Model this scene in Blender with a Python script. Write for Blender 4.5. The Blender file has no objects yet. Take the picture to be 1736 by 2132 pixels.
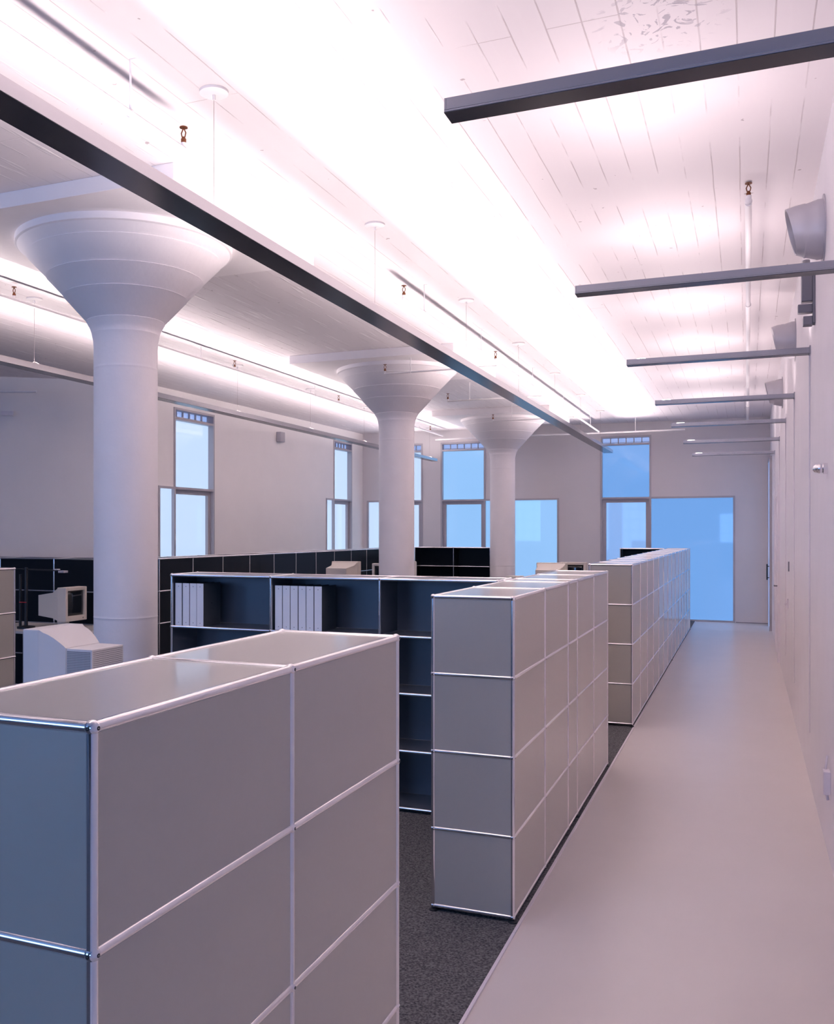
import bpy, bmesh, math, random
from mathutils import Vector, Matrix
random.seed(7)
C = bpy.context.scene.collection
PI = math.pi

# ------------------------------------------------------------------ camera
cam = bpy.data.cameras.new('camera')
cam.sensor_fit = 'HORIZONTAL'; cam.sensor_width = 36.0
cam.lens = 1984.0 / 1736.0 * 36.0
cam.shift_x = (868.0 - 710.0) / 1736.0
cam.shift_y = (1108.3 - 1066.0) / 1736.0
cam.clip_end = 200
cam_o = bpy.data.objects.new('camera', cam); C.objects.link(cam_o)
cam_o.location = (0.9476, -4.147, 1.721)
cam_o.rotation_euler = (PI / 2, 0, 0.4028)
bpy.context.scene.camera = cam_o

# ------------------------------------------------------------------ view / world / light levels
sc = bpy.context.scene
sc.cycles.diffuse_bounces = 7
sc.view_settings.view_transform = 'Standard'
sc.view_settings.look = 'None'
sc.view_settings.exposure = 1.15
sc.view_settings.gamma = 1.0
sc.view_settings.use_curve_mapping = False
w = bpy.data.worlds.new('world'); sc.world = w; w.use_nodes = True
w.node_tree.nodes['Background'].inputs[0].default_value = (0.35, 0.55, 1.0, 1)
w.node_tree.nodes['Background'].inputs[1].default_value = 0.5

LAMP_COL = (1.0, 0.835, 0.845)
STRIP_W = 6.0      # W per metre of the long pendants
ARM_W = 4.1        # W per wall-side bar lamp
DAY_COL = (0.10, 0.34, 1.0)
DAY_W = 5.2        # W per square metre of rear window

# ------------------------------------------------------------------ materials
MATS = {}
def mat(name, col, rough=0.5, metal=0.0, emit=None, estr=1.0, spec=0.5, coat=0.0, noise=0.0, nscale=8.0, bump=0.0, bscale=60.0):
    if name in MATS: return MATS[name]
    m = bpy.data.materials.new(name); m.use_nodes = True
    nt = m.node_tree; b = nt.nodes['Principled BSDF']
    b.inputs['Base Color'].default_value = (*col, 1)
    b.inputs['Roughness'].default_value = rough
    b.inputs['Metallic'].default_value = metal
    b.inputs['Specular IOR Level'].default_value = spec
    b.inputs['Coat Weight'].default_value = coat
    b.inputs['Coat Roughness'].default_value = 0.08
    if emit:
        b.inputs['Emission Color'].default_value = (*emit, 1)
        b.inputs['Emission Strength'].default_value = estr
    tc = nt.nodes.new('ShaderNodeTexCoord')
    geo = nt.nodes.new('ShaderNodeNewGeometry')
    if noise > 0:
        n = nt.nodes.new('ShaderNodeTexNoise'); n.inputs['Scale'].default_value = nscale; n.inputs['Detail'].default_value = 5
        nt.links.new(geo.outputs['Position'], n.inputs['Vector'])
        mx = nt.nodes.new('ShaderNodeMix'); mx.data_type = 'RGBA'
        mx.inputs[6].default_value = (*[c * (1 - noise) for c in col], 1)
        mx.inputs[7].default_value = (*[min(1, c * (1 + noise)) for c in col], 1)
        nt.links.new(n.outputs['Fac'], mx.inputs[0]); nt.links.new(mx.outputs[2], b.inputs['Base Color'])
    if bump > 0:
        n2 = nt.nodes.new('ShaderNodeTexNoise'); n2.inputs['Scale'].default_value = bscale; n2.inputs['Detail'].default_value = 4
        nt.links.new(geo.outputs['Position'], n2.inputs['Vector'])
        bp = nt.nodes.new('ShaderNodeBump'); bp.inputs['Strength'].default_value = bump; bp.inputs['Distance'].default_value = 0.004
        nt.links.new(n2.outputs['Fac'], bp.inputs['Height']); nt.links.new(bp.outputs[0], b.inputs['Normal'])
    MATS[name] = m
    return m

M_wall = mat('painted_plaster', (0.88, 0.84, 0.825), 0.7, noise=0.03, nscale=2.5, bump=0.15, bscale=30)
M_dark = mat('dark_grey_paint', (0.04, 0.04, 0.05), 0.7)
M_back = mat('painted_wall_mauve', (0.70, 0.66, 0.665), 0.7, noise=0.03, nscale=2.5)
M_rwall = mat('painted_masonry', (0.84, 0.80, 0.83), 0.6, noise=0.04, nscale=3, bump=0.5, bscale=9)
M_column = mat('painted_concrete', (0.88, 0.84, 0.85), 0.6, noise=0.04, nscale=5, bump=0.35, bscale=25)
M_panel = mat('powder_coat_grey', (0.445, 0.415, 0.365), 0.33, noise=0.02, nscale=40, spec=0.6, coat=0.6)
M_panelblack = mat('powder_coat_anthracite', (0.010, 0.012, 0.017), 0.34, noise=0.03, nscale=40, spec=0.12)
M_panelshade = mat('powder_coat_grey_shaded', (0.12, 0.135, 0.17), 0.34, noise=0.03, nscale=40, spec=0.4)  # grey panel coat with bay shade and blue daylight put into its colour
M_chrome = mat('polished_chrome', (0.86, 0.84, 0.86), 0.14, metal=1.0)
M_hole = mat('socket_black', (0.01, 0.01, 0.012), 0.5)
M_foot = mat('foot_black_rubber', (0.015, 0.015, 0.018), 0.6)
M_frame = mat('window_frame_grey', (0.46, 0.43, 0.46), 0.4)
M_fix = mat('lamp_housing_grey', (0.42, 0.41, 0.44), 0.27, metal=0.85, noise=0.02, nscale=30)
M_undershade = mat('lamp_underside_shade', (0.035, 0.036, 0.045), 0.22, spec=0.5)  # shade on the lamp undersides, put into a darker colour
M_fixlight = mat('lamp_housing_white', (0.60, 0.585, 0.61), 0.22, metal=0.85)
M_pipe = mat('pipe_white_gloss', (0.80, 0.77, 0.78), 0.3, spec=0.6)
M_brass = mat('sprinkler_bronze', (0.20, 0.075, 0.035), 0.4, metal=0.8)
M_cable = mat('steel_cable', (0.45, 0.38, 0.38), 0.4, metal=0.5)
M_crt = mat('monitor_beige', (0.66, 0.60, 0.53), 0.45, bump=0.1, bscale=400)
M_crtw = mat('monitor_cream', (0.74, 0.71, 0.70), 0.45)
M_vent = mat('vent_dark', (0.16, 0.16, 0.17), 0.6)
M_screen = mat('crt_glass', (0.012, 0.015, 0.02), 0.06, spec=0.8)
M_binder = mat('binder_white_spine', (0.88, 0.88, 0.90), 0.4)
M_binderdark = mat('binder_grey_cover', (0.09, 0.10, 0.11), 0.5)
M_desk = mat('desk_laminate', (0.5, 0.48, 0.47), 0.4)
M_black = mat('matt_black', (0.012, 0.012, 0.015), 0.45)
M_grey = mat('duct_grey', (0.50, 0.48, 0.52), 0.45, metal=0.2)
M_dgrey = mat('bracket_grey', (0.22, 0.21, 0.24), 0.4, metal=0.4)
M_trim = mat('edge_strip_light', (0.78, 0.72, 0.76), 0.35)
M_red = mat('red_plastic', (0.6, 0.03, 0.04), 0.4)
M_lampglow = mat('lamp_glow', (1, 1, 1), 0.4, emit=(1.0, 0.88, 0.82), estr=14.0)
def pane_mat(name, col, s):
    return mat(name, (0.04, 0.07, 0.12), 0.03, emit=col, estr=s * 0.455, spec=0.5)
M_paneL = pane_mat('frosted_glass_bright', (0.56, 0.72, 1.0), 0.98)
M_paneM = pane_mat('frosted_glass_middle', (0.30, 0.56, 0.95), 0.95)
M_paneR = pane_mat('frosted_glass_corridor', (0.165, 0.375, 0.80), 0.95)
M_paneS = pane_mat('frosted_glass_door', (0.25, 0.44, 0.85), 0.95)
M_sky = pane_mat('clear_glass_dusk', (0.30, 0.42, 0.80), 0.95)
M_rearpane = pane_mat('rear_window_glass', (0.45, 0.68, 1.0), 2.6)

def ceiling_mat():
    m = bpy.data.materials.new('board_marked_concrete'); m.use_nodes = True
    nt = m.node_tree; b = nt.nodes['Principled BSDF']; b.inputs['Roughness'].default_value = 0.55
    geo = nt.nodes.new('ShaderNodeNewGeometry'); sep = nt.nodes.new('ShaderNodeSeparateXYZ'); cmb = nt.nodes.new('ShaderNodeCombineXYZ')
    nt.links.new(geo.outputs['Position'], sep.inputs[0]); nt.links.new(sep.outputs[1], cmb.inputs[0]); nt.links.new(sep.outputs[0], cmb.inputs[1])
    # gently wander the board joints
    nz = nt.nodes.new('ShaderNodeTexNoise'); nz.inputs['Scale'].default_value = 1.3
    nt.links.new(geo.outputs['Position'], nz.inputs['Vector'])
    add = nt.nodes.new('ShaderNodeVectorMath'); add.operation = 'MULTIPLY_ADD'
    nt.links.new(nz.outputs['Color'], add.inputs[0]); add.inputs[1].default_value = (0.0, 0.012, 0); nt.links.new(cmb.outputs[0], add.inputs[2])
    br = nt.nodes.new('ShaderNodeTexBrick'); br.inputs['Scale'].default_value = 1.0
    br.inputs['Brick Width'].default_value = 8.5; br.inputs['Row Height'].default_value = 0.152
    br.inputs['Mortar Size'].default_value = 0.0035; br.inputs['Mortar Smooth'].default_value = 0.4; br.offset = 0.37; br.offset_frequency = 3
    nt.links.new(add.outputs[0], br.inputs['Vector'])
    # broken-up joint mask
    n2 = nt.nodes.new('ShaderNodeTexNoise'); n2.inputs['Scale'].default_value = 2.2; n2.inputs['Detail'].default_value = 6
    nt.links.new(geo.outputs['Position'], n2.inputs['Vector'])
    rmp = nt.nodes.new('ShaderNodeMapRange'); rmp.inputs[1].default_value = 0.44; rmp.inputs[2].default_value = 0.58
    nt.links.new(n2.outputs['Fac'], rmp.inputs[0])
    mul = nt.nodes.new('ShaderNodeMath'); mul.operation = 'MULTIPLY'
    nt.links.new(br.outputs['Fac'], mul.inputs[0]); nt.links.new(rmp.outputs[0], mul.inputs[1])
    base = (0.74, 0.695, 0.715, 1)
    mx = nt.nodes.new('ShaderNodeMix'); mx.data_type = 'RGBA'; mx.inputs[6].default_value = base; mx.inputs[7].default_value = (0.46, 0.40, 0.41, 1)
    m3 = nt.nodes.new('ShaderNodeMath'); m3.operation = 'MULTIPLY'; m3.inputs[1].default_value = 0.75
    nt.links.new(mul.outputs[0], m3.inputs[0]); nt.links.new(m3.outputs[0], mx.inputs[0])
    # small grey specks and scuffs
    n4 = nt.nodes.new('ShaderNodeTexNoise'); n4.inputs['Scale'].default_value = 11; n4.inputs['Detail'].default_value = 3
    nt.links.new(geo.outputs['Position'], n4.inputs['Vector'])
    r4 = nt.nodes.new('ShaderNodeMapRange'); r4.inputs[1].default_value = 0.725; r4.inputs[2].default_value = 0.745
    nt.links.new(n4.outputs['Fac'], r4.inputs[0])
    mx2 = nt.nodes.new('ShaderNodeMix'); mx2.data_type = 'RGBA'; mx2.inputs[7].default_value = (0.40, 0.35, 0.37, 1)
    nt.links.new(r4.outputs[0], mx2.inputs[0]); nt.links.new(mx.outputs[2], mx2.inputs[6]); nt.links.new(mx2.outputs[2], b.inputs['Base Color'])
    bp = nt.nodes.new('ShaderNodeBump'); bp.inputs['Strength'].default_value = 0.55; bp.inputs['Distance'].default_value = 0.012
    n5 = nt.nodes.new('ShaderNodeTexNoise'); n5.inputs['Scale'].default_value = 4; n5.inputs['Detail'].default_value = 3
    nt.links.new(add.outputs[0], n5.inputs['Vector'])
    m5 = nt.nodes.new('ShaderNodeMath'); m5.operation = 'MULTIPLY_ADD'; m5.inputs[1].default_value = 0.35
    nt.links.new(n5.outputs['Fac'], m5.inputs[0]); nt.links.new(mul.outputs[0], m5.inputs[2])
    # raised fins left by the rough boards, dense over the left bay
    st = nt.nodes.new('ShaderNodeVectorMath'); st.operation = 'MULTIPLY'; st.inputs[1].default_value = (24.0, 1.5, 0)
    nt.links.new(geo.outputs['Position'], st.inputs[0])
    n6 = nt.nodes.new('ShaderNodeTexNoise'); n6.inputs['Scale'].default_value = 1.0; n6.inputs['Detail'].default_value = 2
    nt.links.new(st.outputs[0], n6.inputs['Vector'])
    r6 = nt.nodes.new('ShaderNodeMapRange'); r6.inputs[1].default_value = 0.60; r6.inputs[2].default_value = 0.70
    nt.links.new(n6.outputs['Fac'], r6.inputs[0])
    r7 = nt.nodes.new('ShaderNodeMapRange'); r7.inputs[1].default_value = -1.9; r7.inputs[2].default_value = -3.4; r7.inputs[3].default_value = 0.04
    nt.links.new(sep.outputs[0], r7.inputs[0])
    m8 = nt.nodes.new('ShaderNodeMath'); m8.operation = 'MULTIPLY'
    nt.links.new(r6.outputs[0], m8.inputs[0]); nt.links.new(r7.outputs[0], m8.inputs[1])
    m9 = nt.nodes.new('ShaderNodeMath'); m9.operation = 'ADD'
    nt.links.new(m5.outputs[0], m9.inputs[0]); nt.links.new(m8.outputs[0], m9.inputs[1])
    mxf = nt.nodes.new('ShaderNodeMix'); mxf.data_type = 'RGBA'; mxf.inputs[7].default_value = (0.88, 0.84, 0.85, 1)
    nt.links.new(m8.outputs[0], mxf.inputs[0]); nt.links.new(mx2.outputs[2], mxf.inputs[6])
    # scuffed patch near the camera end of the corridor ceiling
    dv = nt.nodes.new('ShaderNodeVectorMath'); dv.operation = 'DISTANCE'; dv.inputs[1].default_value = (0.60, 0.10, 3.9)
    nt.links.new(geo.outputs['Position'], dv.inputs[0])
    r10 = nt.nodes.new('ShaderNodeMapRange'); r10.inputs[1].default_value = 0.32; r10.inputs[2].default_value = 0.12
    nt.links.new(dv.outputs['Value'], r10.inputs[0])
    n10 = nt.nodes.new('ShaderNodeTexNoise'); n10.inputs['Scale'].default_value = 9; n10.inputs['Detail'].default_value = 9; n10.inputs['Distortion'].default_value = 2.5
    nt.links.new(geo.outputs['Position'], n10.inputs['Vector'])
    r11 = nt.nodes.new('ShaderNodeMapRange'); r11.inputs[1].default_value = 0.575; r11.inputs[2].default_value = 0.60
    nt.links.new(n10.outputs['Fac'], r11.inputs[0])
    m12 = nt.nodes.new('ShaderNodeMath'); m12.operation = 'MULTIPLY'
    nt.links.new(r10.outputs[0], m12.inputs[0]); nt.links.new(r11.outputs[0], m12.inputs[1])
    mxg = nt.nodes.new('ShaderNodeMix'); mxg.data_type = 'RGBA'; mxg.inputs[7].default_value = (0.42, 0.39, 0.44, 1)
    nt.links.new(m12.outputs[0], mxg.inputs[0]); nt.links.new(mxf.outputs[2], mxg.inputs[6]); nt.links.new(mxg.outputs[2], b.inputs['Base Color'])
    nt.links.new(m9.outputs[0], bp.inputs['Height']); nt.links.new(bp.outputs[0], b.inputs['Normal'])
    return m
M_ceil = ceiling_mat()

def floor_mat():
    m = bpy.data.materials.new('beige_linoleum'); m.use_nodes = True
    nt = m.node_tree; b = nt.nodes['Principled BSDF']; b.inputs['Roughness'].default_value = 0.34; b.inputs['Specular IOR Level'].default_value = 0.45
    geo = nt.nodes.new('ShaderNodeNewGeometry')
    n = nt.nodes.new('ShaderNodeTexNoise'); n.inputs['Scale'].default_value = 1.7; n.inputs['Detail'].default_value = 8
    nt.links.new(geo.outputs['Position'], n.inputs['Vector'])
    mx = nt.nodes.new('ShaderNodeMix'); mx.data_type = 'RGBA'; mx.inputs[6].default_value = (0.66, 0.60, 0.575, 1); mx.inputs[7].default_value = (0.73, 0.67, 0.645, 1)
    nt.links.new(n.outputs['Fac'], mx.inputs[0]); nt.links.new(mx.outputs[2], b.inputs['Base Color'])
    n2 = nt.nodes.new('ShaderNodeTexNoise'); n2.inputs['Scale'].default_value = 9; n2.inputs['Detail'].default_value = 6
    nt.links.new(geo.outputs['Position'], n2.inputs['Vector'])
    mr = nt.nodes.new('ShaderNodeMapRange'); mr.inputs[3].default_value = 0.27; mr.inputs[4].default_value = 0.31
    nt.links.new(n2.outputs['Fac'], mr.inputs[0]); nt.links.new(mr.outputs[0], b.inputs['Roughness'])
    bp = nt.nodes.new('ShaderNodeBump'); bp.inputs['Strength'].default_value = 0.02; bp.inputs['Distance'].default_value = 0.0004
    nt.links.new(n2.outputs['Fac'], bp.inputs['Height']); nt.links.new(bp.outputs[0], b.inputs['Normal'])
    return m
M_floor = floor_mat()

def carpet_mat():
    m = bpy.data.materials.new('charcoal_carpet'); m.use_nodes = True
    nt = m.node_tree; b = nt.nodes['Principled BSDF']; b.inputs['Roughness'].default_value = 0.95; b.inputs['Specular IOR Level'].default_value = 0.1
    geo = nt.nodes.new('ShaderNodeNewGeometry')
    n = nt.nodes.new('ShaderNodeTexNoise'); n.inputs['Scale'].default_value = 110; n.inputs['Detail'].default_value = 5
    nt.links.new(geo.outputs['Position'], n.inputs['Vector'])
    mr = nt.nodes.new('ShaderNodeMapRange'); mr.inputs[1].default_value = 0.32; mr.inputs[2].default_value = 0.68
    nt.links.new(n.outputs['Fac'], mr.inputs[0])
    mx = nt.nodes.new('ShaderNodeMix'); mx.data_type = 'RGBA'; mx.inputs[6].default_value = (0.045, 0.046, 0.050, 1); mx.inputs[7].default_value = (0.20, 0.195, 0.20, 1)
    nt.links.new(mr.outputs[0], mx.inputs[0]); nt.links.new(mx.outputs[2], b.inputs['Base Color'])
    bp = nt.nodes.new('ShaderNodeBump'); bp.inputs['Strength'].default_value = 0.8; bp.inputs['Distance'].default_value = 0.004
    nt.links.new(n.outputs['Fac'], bp.inputs['Height']); nt.links.new(bp.outputs[0], b.inputs['Normal'])
    return m
M_carpet = carpet_mat()

def screen_mesh_mat(name, base, hole, scale):
    m = bpy.data.materials.new(name); m.use_nodes = True
    nt = m.node_tree; b = nt.nodes['Principled BSDF']; b.inputs['Roughness'].default_value = 0.5
    tc = nt.nodes.new('ShaderNodeTexCoord')
    mp = nt.nodes.new('ShaderNodeVectorMath'); mp.operation = 'SCALE'; mp.inputs['Scale'].default_value = scale
    nt.links.new(tc.outputs['Object'], mp.inputs[0])
    fr = nt.nodes.new('ShaderNodeVectorMath'); fr.operation = 'FRACTION'; nt.links.new(mp.outputs[0], fr.inputs[0])
    sep = nt.nodes.new('ShaderNodeSeparateXYZ'); nt.links.new(fr.outputs[0], sep.inputs[0])
    g1 = nt.nodes.new('ShaderNodeMath'); g1.operation = 'GREATER_THAN'; g1.inputs[1].default_value = 0.42; nt.links.new(sep.outputs[0], g1.inputs[0])
    g2 = nt.nodes.new('ShaderNodeMath'); g2.operation = 'GREATER_THAN'; g2.inputs[1].default_value = 0.42; nt.links.new(sep.outputs[2], g2.inputs[0])
    mu = nt.nodes.new('ShaderNodeMath'); mu.operation = 'MULTIPLY'; nt.links.new(g1.outputs[0], mu.inputs[0]); nt.links.new(g2.outputs[0], mu.inputs[1])
    mx = nt.nodes.new('ShaderNodeMix'); mx.data_type = 'RGBA'; mx.inputs[6].default_value = (*base, 1); mx.inputs[7].default_value = (*hole, 1)
    nt.links.new(mu.outputs[0], mx.inputs[0]); nt.links.new(mx.outputs[2], b.inputs['Base Color'])
    return m
M_perf = screen_mesh_mat('perforated_beige', (0.55, 0.53, 0.52), (0.10, 0.10, 0.12), 110)

# ------------------------------------------------------------------ mesh helpers
def link(o, parent=None):
    C.objects.link(o)
    if parent is not None: o.parent = parent
    return o
def obj(name, bm, m, parent=None, smooth=False, bevel=0.0):
    bmesh.ops.recalc_face_normals(bm, faces=bm.faces)
    me = bpy.data.meshes.new(name); bm.to_mesh(me); bm.free()
    ms = m if isinstance(m, (list, tuple)) else [m]
    for x in ms: me.materials.append(x)
    if smooth:
        for p in me.polygons: p.use_smooth = True
        try: me.set_sharp_from_angle(angle=math.radians(40))
        except Exception: pass
    o = bpy.data.objects.new(name, me); link(o, parent)
    if bevel > 0:
        md = o.modifiers.new('bevel', 'BEVEL'); md.width = bevel; md.segments = 2; md.limit_method = 'ANGLE'
    return o
def box(bm, x0, x1, y0, y1, z0, z1, mi=0):
    vs = [bm.verts.new((x, y, z)) for x in (x0, x1) for y in (y0, y1) for z in (z0, z1)]
    F = [(0, 1, 3, 2), (4, 6, 7, 5), (0, 4, 5, 1), (2, 3, 7, 6), (0, 2, 6, 4), (1, 5, 7, 3)]
    for f in F:
        fc = bm.faces.new([vs[i] for i in f]); fc.material_index = mi
def tube(bm, a, b, r, n=12, r2=None, mi=0, cap=True):
    a = Vector(a); b = Vector(b); d = (b - a).normalized()
    u = d.orthogonal().normalized(); v = d.cross(u)
    r2 = r if r2 is None else r2
    A = [bm.verts.new(a + (u * math.cos(2 * PI * i / n) + v * math.sin(2 * PI * i / n)) * r) for i in range(n)]
    B = [bm.verts.new(b + (u * math.cos(2 * PI * i / n) + v * math.sin(2 * PI * i / n)) * r2) for i in range(n)]
    for i in range(n):
        f = bm.faces.new([A[i], A[(i + 1) % n], B[(i + 1) % n], B[i]]); f.material_index = mi
    if cap:
        f = bm.faces.new(A[::-1]); f.material_index = mi
        f = bm.faces.new(B); f.material_index = mi
def path_tube(bm, pts, r, n=10):
    for a, b in zip(pts[:-1], pts[1:]): tube(bm, a, b, r, n)
    for p in pts[1:-1]: ball(bm, p, r, n)
def ball(bm, c, r, n=12, mi=0):
    res = bmesh.ops.create_uvsphere(bm, u_segments=n, v_segments=max(6, n // 2 + 2), radius=r, matrix=Matrix.Translation(c))
    for v in res['verts']:
        for f in v.link_faces: f.material_index = mi
def lathe(bm, prof, n=64, cx=0, cy=0):
    rings = []
    for (r, z) in prof:
        rings.append([bm.verts.new((cx + r * math.cos(2 * PI * i / n), cy + r * math.sin(2 * PI * i / n), z)) for i in range(n)])
    for A, B in zip(rings[:-1], rings[1:]):
        for i in range(n): bm.faces.new([A[i], A[(i + 1) % n], B[(i + 1) % n], B[i]])
    bm.faces.new(rings[0][::-1]); bm.faces.new(rings[-1])
def poly_prism(bm, pts, axis, a0, a1, mi=0):
    """extrude a 2-D outline along an axis (0=x,1=y,2=z)"""
    def P(p, t):
        c = [0, 0, 0]; o = [i for i in range(3) if i != axis]
        c[o[0]], c[o[1]] = p; c[axis] = t
        return bm.verts.new(c)
    A = [P(p, a0) for p in pts]; B = [P(p, a1) for p in pts]
    n = len(pts)
    for i in range(n):
        f = bm.faces.new([A[i], A[(i + 1) % n], B[(i + 1) % n], B[i]]); f.material_index = mi
    f = bm.faces.new(A[::-1]); f.material_index = mi
    f = bm.faces.new(B); f.material_index = mi
def BM(): return bmesh.new()
def thing(name, label, cat, loc=(0, 0, 0), rotz=0, group=None):
    o = bpy.data.objects.new(name, None); C.objects.link(o)
    o.empty_display_size = 0.1
    o.location = loc; o.rotation_euler = (0, 0, rotz); o['label'] = label; o['category'] = cat
    if group: o['group'] = group
    return o
def tag(o, label, cat, group=None):
    o['label'] = label; o['category'] = cat
    if group: o['group'] = group
    return o
def struct(o): o['kind'] = 'structure'; return o
def dup(root, loc, label, rotz=None, group=None):
    r = root.copy(); C.objects.link(r); r.location = loc
    if rotz is not None: r.rotation_euler = (0, 0, rotz)
    r['label'] = label
    if group: r['group'] = group
    for ch in list(root.children):
        c = ch.copy(); C.objects.link(c); c.parent = r
        for g in list(ch.children):
            d = g.copy(); C.objects.link(d); d.parent = c
    return r

# ------------------------------------------------------------------ structure
CEIL = 3.90
RX = 1.345          # right wall face
BY = 15.5           # far wall face
LX0, LX1 = -7.15, -6.90   # left wall, near and far
RY = -8.0           # rear wall behind the camera

bm = BM(); box(bm, -14, 1.9, RY - 0.3, BY + 0.3, -0.15, 0.0); struct(obj('floor', bm, M_floor))
bm = BM(); box(bm, -14, 1.9, RY - 0.3, BY + 0.3, CEIL, CEIL + 0.25); struct(obj('ceiling', bm, M_ceil))

def wall(name, p0, p1, z0, z1, th, openings, m, inward_left=True):
    """wall between plan points p0 and p1, body on the far side of the room face; openings are (s0,s1,z0,z1)"""
    p0 = Vector((*p0, 0)); p1 = Vector((*p1, 0)); L = (p1 - p0).length; d = (p1 - p0) / L
    nrm = Vector((-d.y, d.x, 0)) * (1 if inward_left else -1)   # away from the room
    ss = sorted({0, L, *[o[0] for o in openings], *[o[1] for o in openings]})
    zs = sorted({z0, z1, *[o[2] for o in openings], *[o[3] for o in openings]})
    bm = BM()
    def solid(s, z): return 0 < s < L and z0 < z < z1 and not any(o[0] < s < o[1] and o[2] < z < o[3] for o in openings)
    def q(a, b, c, e): bm.faces.new([bm.verts.new(x) for x in (a, b, c, e)])
    def P(s, z, t): return p0 + d * s + nrm * t + Vector((0, 0, z))
    for i in range(len(ss) - 1):
        for j in range(len(zs) - 1):
            sa, sb, za, zb = ss[i], ss[i + 1], zs[j], zs[j + 1]; sm = (sa + sb) / 2; zm = (za + zb) / 2
            if not solid(sm, zm): continue
            q(P(sa, za, 0), P(sb, za, 0), P(sb, zb, 0), P(sa, zb, 0))
            q(P(sa, za, th), P(sa, zb, th), P(sb, zb, th), P(sb, za, th))
            if not solid(sa - 1e-3, zm): q(P(sa, za, 0), P(sa, zb, 0), P(sa, zb, th), P(sa, za, th))
            if not solid(sb + 1e-3, zm): q(P(sb, za, 0), P(sb, za, th), P(sb, zb, th), P(sb, zb, 0))
            if not solid(sm, za - 1e-3): q(P(sa, za, 0), P(sa, za, th), P(sb, za, th), P(sb, za, 0))
            if not solid(sm, zb + 1e-3): q(P(sa, zb, 0), P(sb, zb, 0), P(sb, zb, th), P(sa, zb, th))
    bmesh.ops.remove_doubles(bm, verts=bm.verts, dist=1e-5)
    o = struct(obj(name, bm, m)); return o, p0, d, nrm

def window(n, p0, d, nrm, tall, low, panes, m_low_extra=None, tall_low=True):
    """frosted window: tall=(s0,s1), low=(s0,s1) beside it; casement, upper light and muntined clerestory"""
    root = bpy.data.objects.new('window_%d' % n, None); C.objects.link(root)
    root['kind'] = 'structure'
    base = p0 + d * (tall[0])
    ang = math.atan2(d.y, d.x)
    root.location = base; root.rotation_euler = (0, 0, ang)
    sgn = 1 if (Vector((-d.y, d.x, 0)) - nrm).length < 0.1 else -1   # local +y*sgn points away from the room
    W = tall[1] - tall[0]
    def bx(bm, s0, s1, t0, t1, z0, z1): box(bm, s0, s1, min(t0 * sgn, t1 * sgn), max(t0 * sgn, t1 * sgn), z0, z1)
    ZT, ZC, ZM = 3.64, 3.49, 2.42
    l0, l1 = low[0] - tall[0], low[1] - tall[0]
    f = 0.035
    bm = BM()
    bx(bm, 0, f, -0.015, 0.16, 0.0, ZT); bx(bm, W - f, W, -0.015, 0.16, 0.0, ZT)
    bx(bm, f, W - f, -0.015, 0.16, ZT - f, ZT); bx(bm, f, W - f, -0.015, 0.16, ZC - f, ZC)
    bx(bm, f, W - f, -0.015, 0.16, ZM - f, ZM)
    if l1 > W:
        bx(bm, l1 - f, l1, -0.015, 0.16, 0.0, ZM); bx(bm, W, l1 - f, -0.015, 0.16, ZM - f, ZM); bx(bm, W, l1 - f, -0.015, 0.16, 0.0, 0.03)
    else:
        bx(bm, l0, l0 + f, -0.015, 0.16, 0.0, ZM); bx(bm, l0 + f, 0, -0.015, 0.16, ZM - f, ZM); bx(bm, l0 + f, 0, -0.015, 0.16, 0.0, 0.03)
    obj('window_frame', bm, M_frame, root)
    bm = BM(); bx(bm, f, W - f, 0.09, 0.10, ZM, ZC - f); obj('upper_pane', bm, panes[0], root)
    # casement sash
    bm = BM(); c = 0.07
    bx(bm, f, f + c, 0.05, 0.13, 0.02, ZM - f); bx(bm, W - f - c, W - f, 0.05, 0.13, 0.02, ZM - f)
    bx(bm, f + c, W - f - c, 0.05, 0.13, ZM - f - c, ZM - f); bx(bm, f + c, W - f - c, 0.05, 0.13, 0.02, 0.02 + c)
    s = obj('casement_sash', bm, M_frame, root)
    bm = BM(); bx(bm, f + c, W - f - c, 0.10, 0.11, 0.02 + c, ZM - f - c); obj('pane', bm, panes[1], s)
    if l1 > W: a, b = W, l1 - f
    else: a, b = l0 + f, 0
    bm = BM(); bx(bm, a, b, 0.04, 0.05, 0.03, ZM - f); obj('side_pane', bm, panes[2], root)
    bm = BM(); bx(bm, f, W - f, 0.12, 0.13, ZC, ZT - f); g = obj('clerestory_pane', bm, M_sky, root)
    bm = BM(); k = 6
    for i in range(1, k):
        x = f + (W - 2 * f) * i / k; bx(bm, x - 0.008, x + 0.008, 0.09, 0.12, ZC, ZT - f)
    bx(bm, f, W - f, 0.09, 0.12, ZC + 0.022, ZC + 0.030)
    obj('muntins', bm, M_frame, g)
    return root

# far wall with three tall windows
def op(t, l): return [(t[0], t[1], 0.0, 3.64), (min(l[0], t[0]) if l[0] < t[0] else t[1], t[0] if l[0] < t[0] else l[1], 0.0, 2.42)]
fx0 = -7.3
def fx(x): return x - fx0
w1t, w1l = (fx(-6.47), fx(-5.505)), (fx(-6.80), fx(-6.47))
w2t, w2l = (fx(-5.10), fx(-4.12)), (fx(-4.12), fx(-2.59))
w3t, w3l = (fx(-1.765), fx(-0.790)), (fx(-0.790), fx(0.735))
o, p0, d, nrm = wall('wall_back', (fx0, BY), (1.9, BY), 0, CEIL, 0.25, op(w1t, w1l) + op(w2t, w2l) + op(w3t, w3l), M_back)
window(1, p0, d, nrm, w1t, w1l, (M_paneL, M_paneL, M_paneL))
window(2, p0, d, nrm, w2t, w2l, (M_paneM, M_paneM, M_paneM))
window(3, p0, d, nrm, w3t, w3l, (M_paneR, M_paneS, M_paneR))
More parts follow.
